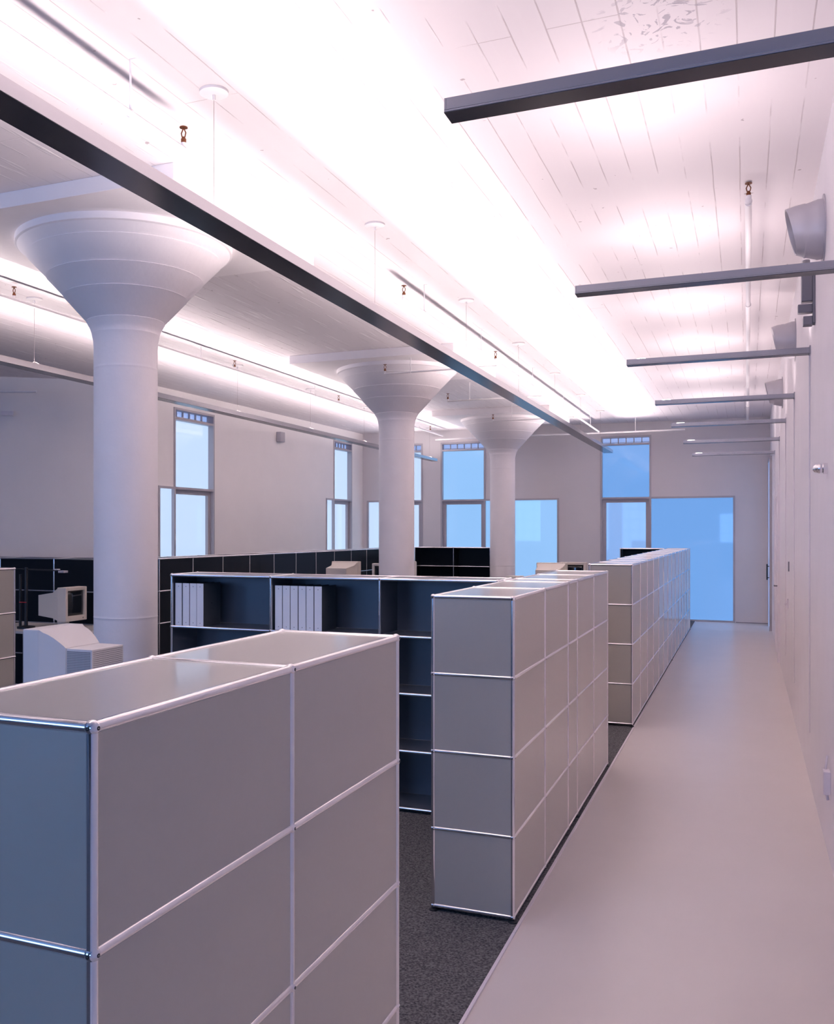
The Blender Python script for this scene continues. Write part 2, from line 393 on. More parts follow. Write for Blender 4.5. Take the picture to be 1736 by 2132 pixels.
bm = BM(); box(bm, 0.75, RX, BY - 0.008, BY, 0.0, 0.012); struct(obj('baseboard_back', bm, M_dgrey))

# left wall with two tall windows, then an angled stretch
A0 = Vector((LX0, 7.35)); A1 = Vector((LX1, BY)); LL = (A1 - A0).length
def ls(y): return (y - A0.y) / (A1.y - A0.y) * LL
v1t, v1l = (ls(8.26), ls(9.40)), (ls(7.86), ls(8.26))
v2t, v2l = (ls(13.98), ls(14.90)), (ls(13.62), ls(13.98))
o, p0, d, nrm = wall('wall_left', (A0.x, A0.y), (A1.x, A1.y + 0.1), 0, CEIL, 0.25, op(v1t, v1l) + op(v2t, v2l), M_wall)
window(4, p0, d, nrm, v1t, v1l, (M_paneL, M_paneL, M_paneL))
window(5, p0, d, nrm, v2t, v2l, (M_paneL, M_paneL, M_paneL))
wall('wall_left_angled', (-14.0, 2.45), (A0.x, A0.y), 0, CEIL, 0.25, [], M_wall)
# right wall
wall('wall_right', (RX, BY + 0.1), (RX, RY), 0, CEIL, 0.35, [], M_rwall)
# rear wall behind the camera, with daylight windows
ro = [(0.245, 1.505, 1.25, 2.55), (4.3, 6.9, 0.9, 3.2), (7.6, 10.2, 0.9, 3.2)]   # s measured from the right wall
o, p0, d, nrm = wall('wall_rear', (RX, RY), (-14.0, RY), 0, CEIL, 0.25, ro, M_dark)
wall('wall_side_left', (-14.0, RY), (-14.0, 2.45), 0, CEIL, 0.25, [], M_wall)
for k, (s0, s1, z0, z1) in enumerate(ro):
    x1, x0 = RX - s0, RX - s1
    root = bpy.data.objects.new('window_%d' % (6 + k), None); C.objects.link(root); root['kind'] = 'structure'
    root.location = (x0, RY, z0)
    W, H = x1 - x0, z1 - z0
    bm = BM(); f = 0.05
    box(bm, 0, W, -0.12, 0.01, 0, f); box(bm, 0, W, -0.12, 0.01, H - f, H); box(bm, 0, f, -0.12, 0.01, f, H - f); box(bm, W - f, W, -0.12, 0.01, f, H - f)
    nx = max(3, round(W / 0.42))
    for i in range(1, nx): box(bm, W * i / nx - .012, W * i / nx + .012, -0.10, -0.03, f, H - f)
    for i in range(1, max(3, round(H / 0.42))):
        zz = H * i / max(3, round(H / 0.42)); box(bm, f, W - f, -0.095, -0.035, zz - .012, zz + .012)
    obj('window_frame', bm, M_frame, root)
    bm = BM(); box(bm, f, W - f, -0.075, -0.07, f, H - f); obj('pane', bm, M_rearpane, root)
    ld = bpy.data.lights.new('daylight', 'AREA'); ld.shape = 'RECTANGLE'; ld.size = W - 0.1; ld.size_y = H - 0.1
    ld.color = DAY_COL; ld.energy = DAY_W * W * H
    lo = bpy.data.objects.new('daylight', ld); C.objects.link(lo); lo.location = ((x0 + x1) / 2, RY + 0.03, (z0 + z1) / 2)
    lo.rotation_euler = (PI / 2, 0, 0)     # pointing +y
    pass

# daylight coming in through the tall far and left windows
def daylight(x, y, z, sx, sy, rz, wpm):
    ld = bpy.data.lights.new('daylight', 'AREA'); ld.shape = 'RECTANGLE'; ld.size = sx; ld.size_y = sy
    ld.color = (0.42, 0.64, 1.0); ld.energy = wpm * sx * sy
    lo = bpy.data.objects.new('daylight', ld); C.objects.link(lo); lo.location = (x, y, z); lo.rotation_euler = (PI / 2, 0, rz)
    lo.visible_glossy = True
    return lo

# carpet and its edge strip
bm = BM(); poly_prism(bm, [(0.022, -7.5), (0.022, BY - 0.02), (-6.85, BY - 0.02), (-7.08, 7.2), (-13.5, 2.6), (-13.5, -7.5)], 2, 0.0, 0.006)
tag(obj('carpet', bm, M_carpet), 'charcoal grey flecked carpet under all the cabinets', 'carpet')
bm = BM()
ys = [-7.5, -3.2, -0.1, 1.45, 3.6, 5.1, 8.0, 11.2, BY - 0.02]
for a, b in zip(ys[:-1], ys[1:]): box(bm, 0.022, 0.034, a, b - 0.004, 0.0, 0.008)
struct(obj('trim_1', bm, M_trim))

# door jambs, conduits and glass door on the right wall
bm = BM()
for y in (9.75, 10.92): box(bm, RX - 0.028, RX, y - 0.07, y + 0.07, 0, 2.35)
box(bm, RX - 0.028, RX, 9.82, 10.85, 2.21, 2.35)
r = bpy.data.objects.new('door_1', None); C.objects.link(r); r['kind'] = 'structure'; r.location = (0, 0, 0)
obj('door_frame', bm, M_rwall, r)
bm = BM(); box(bm, RX - 0.012, RX - 0.001, 9.82, 10.85, 0.01, 2.21); lf = obj('door_leaf', bm, M_rwall, r)
bm = BM(); tube(bm, (RX - 0.012, 9.95, 1.0), (RX - 0.06, 9.95, 1.0), 0.009); tube(bm, (RX - 0.06, 9.94, 1.0), (RX - 0.06, 10.07, 1.0), 0.009)
obj('door_handle', bm, M_dgrey, lf, smooth=True)
r = bpy.data.objects.new('door_2', None); C.objects.link(r); r['kind'] = 'structure'
bm = BM(); box(bm, RX - 0.035, RX - 0.015, 14.1, 15.1, 0.01, 3.0); lf = obj('glass_leaf', bm, M_paneS, r)
bm = BM(); box(bm, RX - 0.045, RX - 0.001, 14.04, 14.1, 0.0, 3.05); box(bm, RX - 0.045, RX - 0.001, 15.1, 15.16, 0.0, 3.05); box(bm, RX - 0.045, RX - 0.001, 14.1, 15.1, 3.0, 3.05)
obj('door_frame', bm, M_frame, r)
bm = BM(); tube(bm, (RX - 0.075, 14.3, 0.88), (RX - 0.075, 14.3, 1.16), 0.011)
tube(bm, (RX - 0.03, 14.3, 0.92), (RX - 0.075, 14.3, 0.92), 0.008); tube(bm, (RX - 0.03, 14.3, 1.12), (RX - 0.075, 14.3, 1.12), 0.008)
obj('door_handle', bm, M_black, lf, smooth=True)

# ------------------------------------------------------------------ columns with drop panels
COLX = -3.205
COLY = (1.61, 7.42, 13.2)
def column(y, label):
    t = thing('concrete_column', label, 'column', (COLX, y, 0), group='mushroom columns')
    k = 0.977
    bm = BM()
    rs = 0.233 * k
    prof = [(rs + .001, 0.007), (rs, 0.3), (rs, 0.6), (rs, 0.9), (rs, 1.09)]
    def ridge(r, z, h=0.003, amp=0.0018): return [(r, z - h), (r + amp, z), (r, z + h)]
    prof += ridge(rs, 1.112) + [(rs, 1.13), (rs, 1.5), (rs, 2.0), (rs, 2.5), (rs, 2.88)] + ridge(rs, 2.90, amp=.001) + [(rs, 2.92), (rs, 3.0), (rs, 3.05), (0.236 * k, 3.10)]
    prof += ridge(0.246 * k, 3.149, amp=.001) + [(0.262 * k, 3.195)]
    prof += ridge(0.285 * k, 3.237) + [(0.345 * k, 3.303)]
    prof += ridge(0.446 * k, 3.414, amp=.004) + ridge(0.566 * k, 3.544, amp=.004)
    prof += [(0.66 * k, 3.64)] + ridge(0.705 * k, 3.688, amp=.003) + [(0.770 * k, 3.748)]
    obj('shaft_and_capital', prof_lathe(bm, prof), M_column, t, smooth=True)
    bm = BM(); lathe(bm, [(0.772 * k, 3.748), (0.785 * k, 3.755), (0.785 * k, 3.80)], 96)
    obj('rim', bm, M_column, t, smooth=True)
    bm = BM(); box(bm, -1.05, 1.05, -0.985, 0.985, 3.80, CEIL)
    obj('drop_panel', bm, M_column, t, bevel=0.004)
    return t
def prof_lathe(bm, prof): lathe(bm, prof, 96); return bm
column(COLY[0], 'nearest white concrete column with wide mushroom head, beside the big beige monitor')
column(COLY[1], 'middle white concrete column rising behind the open shelves with binders')
column(COLY[2], 'farthest white concrete column in front of the far wall of frosted windows')

# ------------------------------------------------------------------ modular tube cabinets
TR, BR, RH, ZB = 0.0095, 0.0125, 0.35, 0.030
def ball_mesh():
    bm = BM(); ball(bm, (0, 0, 0), BR, 16)
    for a in ((1, 0, 0), (-1, 0, 0), (0, 1, 0), (0, -1, 0)):
        tube(bm, Vector(a) * (BR * 0.8), Vector(a) * (BR * 0.985), 0.0035, 10, mi=1)
    me = bpy.data.meshes.new('ball_joint'); bm.to_mesh(me); bm.free()
    me.materials.append(M_chrome); me.materials.append(M_hole)
    for p in me.polygons: p.use_smooth = True
    return me
BALL = ball_mesh()
def foot_mesh():
    bm = BM(); lathe(bm, [(0.006, -0.0245 + 0.0), (0.006, -0.008)], 12)
    lathe(bm, [(0.020, -0.024), (0.020, -0.0195), (0.012, -0.016)], 20)
    me = bpy.data.meshes.new('foot'); bm.to_mesh(me); bm.free(); me.materials.append(M_foot); return me
FOOT = foot_mesh()

def cabinet(name, label, cat, org, ldir, ddir, mods, depth, faces, rows=4, zoff=0.0, mp=None, balls='FET', group=None, open_rows=None, tilt=0.0):
    """org: front-bottom corner (plan); ldir/ddir: unit vectors along length and depth (away from the front face).
    faces: dict front/back/start/end -> True for closed panels; top always closed."""
    t = thing(name, label, cat, (org[0], org[1], 0), group=group)
    mp = mp or M_panel
    l = Vector((*ldir, 0)).normalized(); l.rotate(Matrix.Rotation(tilt, 3, 'Z'))
    dd = Vector((*ddir, 0)).normalized(); dd.rotate(Matrix.Rotation(tilt, 3, 'Z'))
    L = [0.0]
    for m_ in mods: L.append(L[-1] + m_)
    Z = [ZB + zoff + RH * k for k in range(rows + 1)]
    def P(a, b, z): return l * a + dd * b + Vector((0, 0, z))
    bm = BM()
    for b in (0, depth):
        for a in L: tube(bm, P(a, b, Z[0]), P(a, b, Z[-1]), TR)
        for z in Z: tube(bm, P(0, b, z), P(L[-1], b, z), TR)
    for a in L:
        for z in Z: tube(bm, P(a, 0, z), P(a, depth, z), TR)
    if not balls:
        for a in L:
            for b in (0, depth):
                for z in Z: ball(bm, P(a, b, z), BR, 8)
    else:
        for a in L:                       # joints hidden at the back stay plain
            for z in Z[:-1]:
                if a != 0: ball(bm, P(a, depth, z), BR, 8)
    obj('tube_frame', bm, M_chrome, t, smooth=True)
    if balls:
        pts = []
        for a in L:
            for z in Z:
                pts.append(P(a, 0, z))
            pts.append(P(a, depth, Z[-1]))
        for z in Z[:-1]: pts.append(P(0, depth, z))
        for p in pts:
            o = bpy.data.objects.new('ball_joint', BALL); link(o, t); o.location = p
    for a in (L[0], L[-1]) + ((L[len(L) // 2],) if len(L) > 3 else ()):
        for b in (0, depth):
            o = bpy.data.objects.new('foot', FOOT); link(o, t); o.location = P(a, b, ZB + 0.0005)
    g = TR - 0.001
    def pan(nm, a0, a1, b0, b1, z0, z1):
        bm = BM()
        cs = [P(a, b, z) for a in (a0, a1) for b in (b0, b1) for z in (z0, z1)]
        vs = [bm.verts.new(c) for c in cs]
        for f in [(0, 1, 3, 2), (4, 6, 7, 5), (0, 4, 5, 1), (2, 3, 7, 6), (0, 2, 6, 4), (1, 5, 7, 3)]: bm.faces.new([vs[i] for i in f])
        return obj(nm, bm, mp, t)
    n = len(mods)
    for i in range(n):
        a0, a1 = L[i] + g, L[i + 1] - g
        pan('top_panel', a0, a1, g, depth - g, Z[-1] + 0.001, Z[-1] + 0.005)
        for k in range(rows):
            z0, z1 = Z[k] + g, Z[k + 1] - g
            if faces.get('front'): pan('front_panel', a0, a1, -0.004, 0.0, z0, z1)
            if faces.get('back') == 'each': pan('back_panel', L[i] + 0.0025, L[i + 1] - 0.0025, depth - TR - 0.005, depth - TR - 0.001, Z[k] + 0.006, Z[k + 1] - 0.001)
            if not faces.get('front') : pan('shelf_panel', a0, a1, g, depth - g, Z[k] + 0.001, Z[k] + 0.005)
    if faces.get('back') is True:
        bm = BM()
        for i in range(n):
            for k in range(rows):
                cs = [P(a, b, z) for a in (L[i] + g, L[i + 1] - g) for b in (depth, depth + 0.004) for z in (Z[k] + g, Z[k + 1] - g)]
                vs = [bm.verts.new(c) for c in cs]
                for f in [(0, 1, 3, 2), (4, 6, 7, 5), (0, 4, 5, 1), (2, 3, 7, 6), (0, 2, 6, 4), (1, 5, 7, 3)]: bm.faces.new([vs[i_] for i_ in f])
        obj('back_panels', bm, mp, t)
    for k in range(rows):
        z0, z1 = Z[k] + g, Z[k + 1] - g
        pan('end_panel', -0.004, 0.0, g, depth - g, z0, z1)
        pan('end_panel', L[-1], L[-1] + 0.004, g, depth - g, z0, z1)
        if not faces.get('front'):
            for a in L[1:-1]: pan('divider_panel', a - 0.002, a + 0.002, g, depth - g - 0.006, z0, z1)
    return t

DP = 0.364
CLOSED = dict(front=True, back=True)
# near block beside the camera
cabinet('modular_cabinet', 'grey steel-panel cabinet with chrome tube frame, nearest block at lower left', 'cabinet',
        (0.0172, -2.9436), (0, 1), (-1, 0), [0.6847, 0.6737], DP, CLOSED, zoff=-0.0108, group='grey corridor cabinets', tilt=-0.0064)
# second block
cabinet('modular_cabinet', 'grey chrome-framed cabinet standing alone in the middle, open shelves joined behind it', 'cabinet',
        (0.0, 0.0), (0, 1), (-1, 0), [0.699, 0.679, 0.3185, 0.667, 0.686], DP, CLOSED, zoff=-0.001, group='grey corridor cabinets')
# third, long block
cabinet('modular_cabinet', 'longest grey chrome-framed cabinet row running to the far frosted glass', 'cabinet',
        (0.0124, 4.5811), (0, 1), (-1, 0), [0.6797] * 13 + [0.3104], DP, CLOSED, group='grey corridor cabinets')
# open cross shelving with binders
SX = -0.364 - 0.03
cabinet('open_shelving', 'open shelving unit holding white binders, joined behind the middle cabinet', 'shelving',
        (-2.66, 1.378), (1, 0), (0, 1), [0.757, 0.757, 0.742], 0.33, dict(front=False, back='each'), mp=M_panelshade)
# far cross shelf at the end of the long row
cabinet('open_shelving', 'dark open shelf end poking out left of the long row at the far end', 'shelving',
        (-1.13, 13.40), (1, 0), (0, 1), [0.73], 0.33, dict(front=False, back='each'), mp=M_panelblack, balls=None)
# left sliver
cabinet('modular_cabinet', 'grey panelled cabinet cut by the left picture edge, left of the big cream monitor', 'cabinet',
        (-4.426, -0.22), (0, 1), (-1, 0), [0.68] * 3, 0.35, CLOSED, group='grey corridor cabinets', balls=None)
# black rows
cabinet('modular_cabinet', 'black panelled cabinet row behind the nearest column at left', 'cabinet',
        (-4.955, 4.20), (-1, 0), (0, 1), [0.36] + [0.70, 0.752] + [0.752] * 3, 0.35, CLOSED, mp=M_panelblack, balls=None, group='black cabinets')
cabinet('modular_cabinet', 'long black panelled cabinet row under the left windows', 'cabinet',
        (-4.92, 4.59), (0, 1), (-1, 0), [0.68] * 12 + [0.40], 0.35, CLOSED, mp=M_panelblack, balls=None, group='black cabinets')
cabinet('open_shelving', 'black open shelving under the far windows, beside the farthest column', 'shelving',
        (-4.905, 13.20), (1, 0), (0, 1), [0.76, 0.70], 0.35, dict(front=False, back='each'), mp=M_panelblack, balls=None)

# ------------------------------------------------------------------ binders
def binder_proto():
    t = thing('ring_binder', 'b', 'binder')
    bm = BM(); W, D_, H = 0.053, 0.225, 0.290
    box(bm, 0.0, 0.0022, 0.0, D_, 0, H); box(bm, W - 0.0022, W, 0.0, D_, 0, H); box(bm, 0.0022, W - 0.0022, 0.006, D_ - 0.012, 0.006, H - 0.006)
    cv_ = obj('cover', bm, M_binderdark, t)
    bm = BM(); box(bm, 0.0008, W - 0.0008, -0.0025, 0.0, 0.0005, H - 0.0005); sp_ = obj('spine', bm, M_binder, t, bevel=0.0008)
    bm = BM()
    for z in (0.022, H - 0.022): tube(bm, (W / 2, -0.0022, z), (W / 2, -0.0032, z), 0.0028, 10)
    obj('rivets', bm, M_dgrey, sp_)
    bm = BM(); box(bm, W - 0.0035, W + 0.0006, 0.10, 0.112, 0.150, 0.156); obj('side_clip', bm, M_hole, cv_)
    return t
bp = binder_proto()
zsh = ZB + RH * 3 + 0.0055
names1 = ['leftmost white binder on the shelf, in the left group of four',
          'white binder second from left in the left group of four',
          'white binder third from left in the left group of four',
          'white binder at right end of the left group of four, dark cover showing']
names2 = ['leftmost white binder in the right group of six, next to the chrome post',
          'white binder second from left in the right group of six',
          'white binder third from left in the right group of six',
          'white binder fourth in the right group of six, with a smudge at its foot',
          'white binder fifth from left in the right group of six',
          'white binder at right end of the group of six, dark cover showing']
first = True
def place_b(x, lab, dy=0.0):
    global first
    if first:
        bp.location = (x, 1.400 + dy, zsh); bp['label'] = lab; bp['group'] = 'white ring binders on the open shelving'; first = False
    else: dup(bp, (x, 1.400 + dy, zsh), lab, group='white ring binders on the open shelving')
x = -2.646
for i, lab in enumerate(names1):
    place_b(x, lab, random.uniform(-.002, .002)); x += 0.0595 if i == 0 else 0.0555
x = -1.884
for i, lab in enumerate(names2): place_b(x, lab, random.uniform(-.002, .002)); x += 0.0565

# ------------------------------------------------------------------ desks (carry the monitors)
def desk(x, y, w_, d_, rotz, label, h=0.74):
    t = thing('desk', label, 'desk', (x, y, 0), rotz, group='desks inside the cabinet bays')
    bm = BM(); box(bm, -w_ / 2, w_ / 2, -d_ / 2, d_ / 2, h - 0.025, h); obj('desktop', bm, M_desk, t, bevel=0.002)
    for sx in (-1, 1):
        for sy in (-1, 1):
            bm = BM(); px, py = sx * (w_ / 2 - 0.05), sy * (d_ / 2 - 0.05)
            tube(bm, (px, py, 0.006), (px, py, h - 0.025), 0.016); obj('leg', bm, M_chrome, t, smooth=True)
    return t
desk(-2.45, 0.20, 1.1, 0.9, 0, 'desk carrying the big cream monitor, hidden behind the nearest cabinet')
desk(-5.70, 3.70, 1.3, 0.8, 0, 'desk carrying the small beige monitor before the black cabinets')
desk(-3.98, 7.95, 0.9, 0.8, 0, 'desk left of the middle column under two beige monitors')
desk(-3.75, 8.95, 1.0, 0.7, 0, 'desk behind the middle column')
desk(-1.37, 8.55, 1.0, 1.3, 0, 'desk behind the middle cabinet with two monitors back to back')

# ------------------------------------------------------------------ CRT monitors
def crt(label, loc, rotz, W=0.38, H=0.36, Dp=0.40, base_h=0.08, m=None, big=False):
    """front faces local -y"""
    m = m or M_crt
    t = thing('crt_monitor', label, 'monitor', loc, rotz, group='crt monitors on the desks')
    z0 = base_h
    fd = 0.11
    bm = BM()
    # bezel ring around the screen
    bz = 0.035
    box(bm, -W / 2, -W / 2 + bz, 0, fd, z0, z0 + H); box(bm, W / 2 - bz, W / 2, 0, fd, z0, z0 + H)
    box(bm, -W / 2 + bz, W / 2 - bz, 0, fd, z0, z0 + bz + 0.02); box(bm, -W / 2 + bz, W / 2 - bz, 0, fd, z0 + H - bz, z0 + H)
    bz_o = obj('bezel', bm, m, t, bevel=0.006)
    # bulged screen
    bm = BM(); nx, nz = 10, 8; grid = []
    sx0, sx1, sz0, sz1 = -W / 2 + bz, W / 2 - bz, z0 + bz + 0.02, z0 + H - bz
    for i in range(nx + 1):
        row = []
        for j in range(nz + 1):
            u, v = i / nx * 2 - 1, j / nz * 2 - 1
            row.append(bm.verts.new((sx0 + (sx1 - sx0) * i / nx, 0.014 + 0.014 * (u * u + v * v) / 2, sz0 + (sz1 - sz0) * j / nz)))
        grid.append(row)
    for i in range(nx):
        for j in range(nz): bm.faces.new([grid[i][j], grid[i + 1][j], grid[i + 1][j + 1], grid[i][j + 1]])
    for i_, sgnrow in ((0, 1),): pass
    so = obj('screen', bm, M_screen, t, smooth=True)
    md = so.modifiers.new('solid', 'SOLIDIFY'); md.thickness = 0.01; md.offset = 1 if False else -1
    # power button
    bm = BM(); tube(bm, (W / 2 - bz - 0.03, -0.003, z0 + 0.026), (W / 2 - bz - 0.03, 0.004, z0 + 0.026), 0.007, 12); obj('button', bm, M_dgrey, bz_o, smooth=True)
    # rear housing: tapers
    bm = BM()
    def ring(y, w_, zt, zb): return [bm.verts.new((-w_ / 2, y, zb)), bm.verts.new((w_ / 2, y, zb)), bm.verts.new((w_ / 2, y, zt)), bm.verts.new((-w_ / 2, y, zt))]
    if big: secs = [(fd, W, H, 0)] + [(fd + (0.26 - fd) * q, W - 0.07 * q ** 1.5 - 0.01, H - 0.012 - 0.085 * q ** 1.7, 0.01 + 0.02 * q) for q in (0.15, 0.35, 0.55, 0.75, 0.9, 1.0)]
    else: secs = [(fd, W - 0.02, H - 0.01, 0.01), (fd + 0.03, W - 0.03, H - 0.025, 0.015), (fd + 0.08, W - 0.06, H - 0.055, 0.03), (Dp, W - 0.10, H - 0.085, 0.05)]
    rings = [ring(y, w_, z0 + zt, z0 + zb) for (y, w_, zt, zb) in secs]
    for A, B in zip(rings[:-1], rings[1:]):
        for i in range(4): bm.faces.new([A[i], A[(i + 1) % 4], B[(i + 1) % 4], B[i]])
    bm.faces.new(rings[0][::-1]); bm.faces.new(rings[-1])
    rh = obj('rear_housing', bm, m, t, smooth=True)
    if big:
        y0, y1 = 0.26, 0.43; w_ = W - 0.09; zt = z0 + H - 0.10
        bm = BM(); box(bm, -w_ / 2, w_ / 2, y0, y1, z0 + 0.05, zt); obj('tube_box', bm, m, t, bevel=0.003)
        for s in (-1, 1):
            bm = BM(); xx = s * w_ / 2; box(bm, min(xx, xx + s * .0012), max(xx, xx + s * .0012), y0 + 0.006, y1 - 0.008, zt - 0.17, zt - 0.012)
            o = obj('side_grille', bm, M_perfy, t)
        bm = BM()
        for i in range(16): box(bm, -w_ / 2 + .01, w_ / 2 - .01, y1, y1 + .0012, zt - 0.014 - i * 0.0105, zt - 0.012 - i * 0.0105)
        obj('rear_slots', bm, M_vent, t)
        bm = BM()
        for (xx, yy, zz) in ((-W / 2 + .003, 0.085, z0 + H - .055), (-W / 2 + .003, 0.085, z0 + 0.05)): tube(bm, (xx, yy, zz), (xx - .0045, yy, zz), 0.004, 10)
        obj('screws', bm, M_dgrey, rh)
    else:
        bm = BM()
        for s in (-1, 1): tube(bm, (s * (W / 2 - .05), fd - 0.03, z0 + H - .003), (s * (W / 2 - .05), fd - 0.03, z0 + H + .001), 0.006, 10)
        obj('screws', bm, M_vent, bz_o)
        bm = BM()
        for i in range(7): box(bm, -0.08, 0.08, Dp - .001, Dp + .001, z0 + 0.09 + i * 0.014, z0 + 0.095 + i * 0.014)
        obj('rear_slots', bm, M_vent, t)
    bm = BM(); lathe(bm, [(0.13, 0.0), (0.13, 0.012), (0.10, 0.02), (0.06, 0.03), (0.06, z0 + 0.015)], 28)
    for v in bm.verts: v.co.y += 0.17
    obj('base', bm, m, t, smooth=True)
    return t
def perf_yz():
    m = screen_mesh_mat('perforated_side', (0.50, 0.49, 0.50), (0.13, 0.13, 0.15), 110)
    for n in m.node_tree.nodes:
        if n.type == 'SEPXYZ':
            l0 = [l for l in m.node_tree.links if l.from_node == n and l.from_socket.name == 'X']
            for l_ in l0:
                to = l_.to_socket; m.node_tree.links.remove(l_); m.node_tree.links.new(n.outputs['Y'], to)
    return m
M_perfy = perf_yz()
DT = 0.7402
crt('big cream monitor with curved top seen from behind, above the nearest cabinet', (-2.71, 0.165, DT), -PI / 2, W=0.37, H=0.40, base_h=0.05, m=M_crtw, big=True)
crt('small beige monitor with dark screen facing right, left of the nearest column', (-5.37, 3.77, DT), PI / 2, W=0.335, H=0.345, Dp=0.39, base_h=0.075)
crt('beige monitor seen from behind, between the black cabinets and middle column', (-4.21, 8.20, DT), PI, W=0.40, H=0.40, Dp=0.42, base_h=0.175)
crt('beige monitor half hidden behind the left side of the middle column', (-3.60, 8.05, DT), 0.0, W=0.38, H=0.38, Dp=0.38, base_h=0.175)
crt('beige monitor showing a sliver right of the middle column', (-3.63, 8.70, DT), 0.0, W=0.38, H=0.42, Dp=0.38, base_h=0.215)
crt('beige monitor seen from behind above the middle cabinet, tapered back', (-1.39, 8.40, DT), PI, W=0.385, H=0.39, Dp=0.42, base_h=0.195)
crt('beige monitor with dark screen facing the camera, right of the tapered one', (-1.17, 8.62, DT), 0.0, W=0.345, H=0.36, Dp=0.38, base_h=0.225)
# low box beside the tapered monitor
bm = BM(); box(bm, -0.09, 0.09, -0.12, 0.12, 0.0, 0.42)
o = tag(obj('computer_tower', bm, M_crt, bevel=0.004), 'low beige box left of the tapered monitor above the middle cabinet', 'computer'); o.location = (-1.80, 8.00, DT)

# black articulated desk lamp by the small monitor
t = thing('desk_lamp', 'black jointed desk lamp with a pale head before the black cabinets', 'lamp', (-5.83, 3.55, DT))
bm = BM(); lathe(bm, [(0.09, 0), (0.09, 0.02), (0.03, 0.03)], 24); obj('base', bm, M_black, t, smooth=True)
bm = BM(); tube(bm, (0, 0, 0.02), (0, 0, 0.62), 0.018); tube(bm, (-0.075, 0, 0.02), (-0.075, 0, 0.55), 0.014); obj('post', bm, M_black, t, smooth=True)
bm = BM(); tube(bm, (-0.16, 0, 0.605), (0.42, 0.02, 0.595), 0.0075); obj('arm', bm, M_black, t, smooth=True)
bm = BM(); box(bm, 0.36, 0.41, -0.02, 0.03, 0.600, 0.612); box(bm, 0.43, 0.50, -0.03, 0.04, 0.575, 0.597); obj('lamp_head', bm, M_grey, t, bevel=0.003)
bm = BM(); box(bm, -0.07, 0.02, -0.022, -0.018, 0.262, 0.27); obj('tag', bm, M_red, t)

# ------------------------------------------------------------------ pendant lights
def area(loc, sx, sy, energy, col=LAMP_COL, spread=PI):
    ld = bpy.data.lights.new('uplight', 'AREA'); ld.shape = 'RECTANGLE'; ld.size = sx; ld.size_y = sy; ld.energy = energy; ld.color = col
    ld.spread = spread
    lo = bpy.data.objects.new('uplight', ld); lo.location = loc; lo.rotation_euler = (PI, 0, 0)
    return lo
def channel(bm, x0, x1, y0, y1, z0, z1, wall_t=0.006):
    box(bm, x0, x1, y0, y1, z0, z0 + wall_t)
    box(bm, x0, x0 + wall_t, y0, y1, z0 + wall_t, z1); box(bm, x1 - wall_t, x1, y0, y1, z0 + wall_t, z1)
    box(bm, x0 + wall_t, x1 - wall_t, y0, y0 + wall_t, z0 + wall_t, z1); box(bm, x0 + wall_t, x1 - wall_t, y1 - wall_t, y1, z0 + wall_t, z1)
def long_pendant(label, xc, y0, y1, wd, zb, ht, cables, wpm, wl=0.42, wr=0.42, group='long pendant uplights'):
    t = thing('linear_pendant_light', label, 'light', (xc, y0, zb), group=group)
    L = y1 - y0
    bm = BM(); channel(bm, -wd / 2, wd / 2, 0, L, 0, ht); obj('housing', bm, M_fixlight, t)
    bm = BM(); box(bm, -wd / 2, wd / 2, 0, L, -0.003, 0.0); obj('shaded_underside', bm, M_undershade, t)  # added dark sheet standing for the housing's shaded underside
    bm = BM(); n = max(1, int(L / 1.25))
    for i in range(n): tube(bm, (0, 0.06 + i * L / n, 0.028), (0, (i + 1) * L / n - 0.06, 0.028), 0.010, 10)
    obj('fluorescent_tubes', bm, M_lampglow, t, smooth=True)['kind'] = 'stuff'
    for cy_ in cables:
        bm = BM(); tube(bm, (0, cy_ - y0, ht), (0, cy_ - y0, CEIL - zb - 0.015), 0.0016, 6)
        for s in (-1, 1): tube(bm, (0, cy_ - y0, ht + 0.03), (s * wd / 2 * .9, cy_ - y0, ht), 0.0012, 5)
        obj('cable', bm, M_cable, t)
        bm = BM(); lathe(bm, [(0.072, CEIL - zb - 0.0005), (0.072, CEIL - zb - 0.012), (0.062, CEIL - zb - 0.018), (0.008, CEIL - zb - 0.020), (0.008, CEIL - zb - 0.045)][::-1], 32)
        for v in bm.verts: v.co.y += cy_ - y0
        obj('canopy', bm, M_pipe, t, smooth=True)
    k = max(1, round(L / 5))
    for i in range(k):
        for (sg, e, ang, sp) in ((-1, wl, 47, 82), (1, wr, 47, 82), (0, 0.12, 0, 150)):
            lo = area((sg * wd * 0.2, L * (i + 0.5) / k, ht + 0.010), wd * 0.33, L / k, wpm * L / k * e, spread=math.radians(sp)); link(lo, t)
            lo.rotation_euler = (PI, sg * math.radians(ang), 0)
    return t
cabs = [-2.3, -0.063, 2.147, 4.53, 6.75, 9.0, 11.2, 13.4]
long_pendant('long pendant uplight running the length of the middle aisle to the far wall', -1.475, -3.6, 14.5, 0.162, 3.229, 0.056, cabs, STRIP_W, 0.30, 0.52)
long_pendant('long pendant uplight over the left bay close to the left windows', -5.16, -1.5, 15.25, 0.13, 3.229, 0.055, [-1.0, 0.9, 2.9, 4.5, 6.75, 9.0, 11.2, 13.4, 14.9], STRIP_W * 0.75)

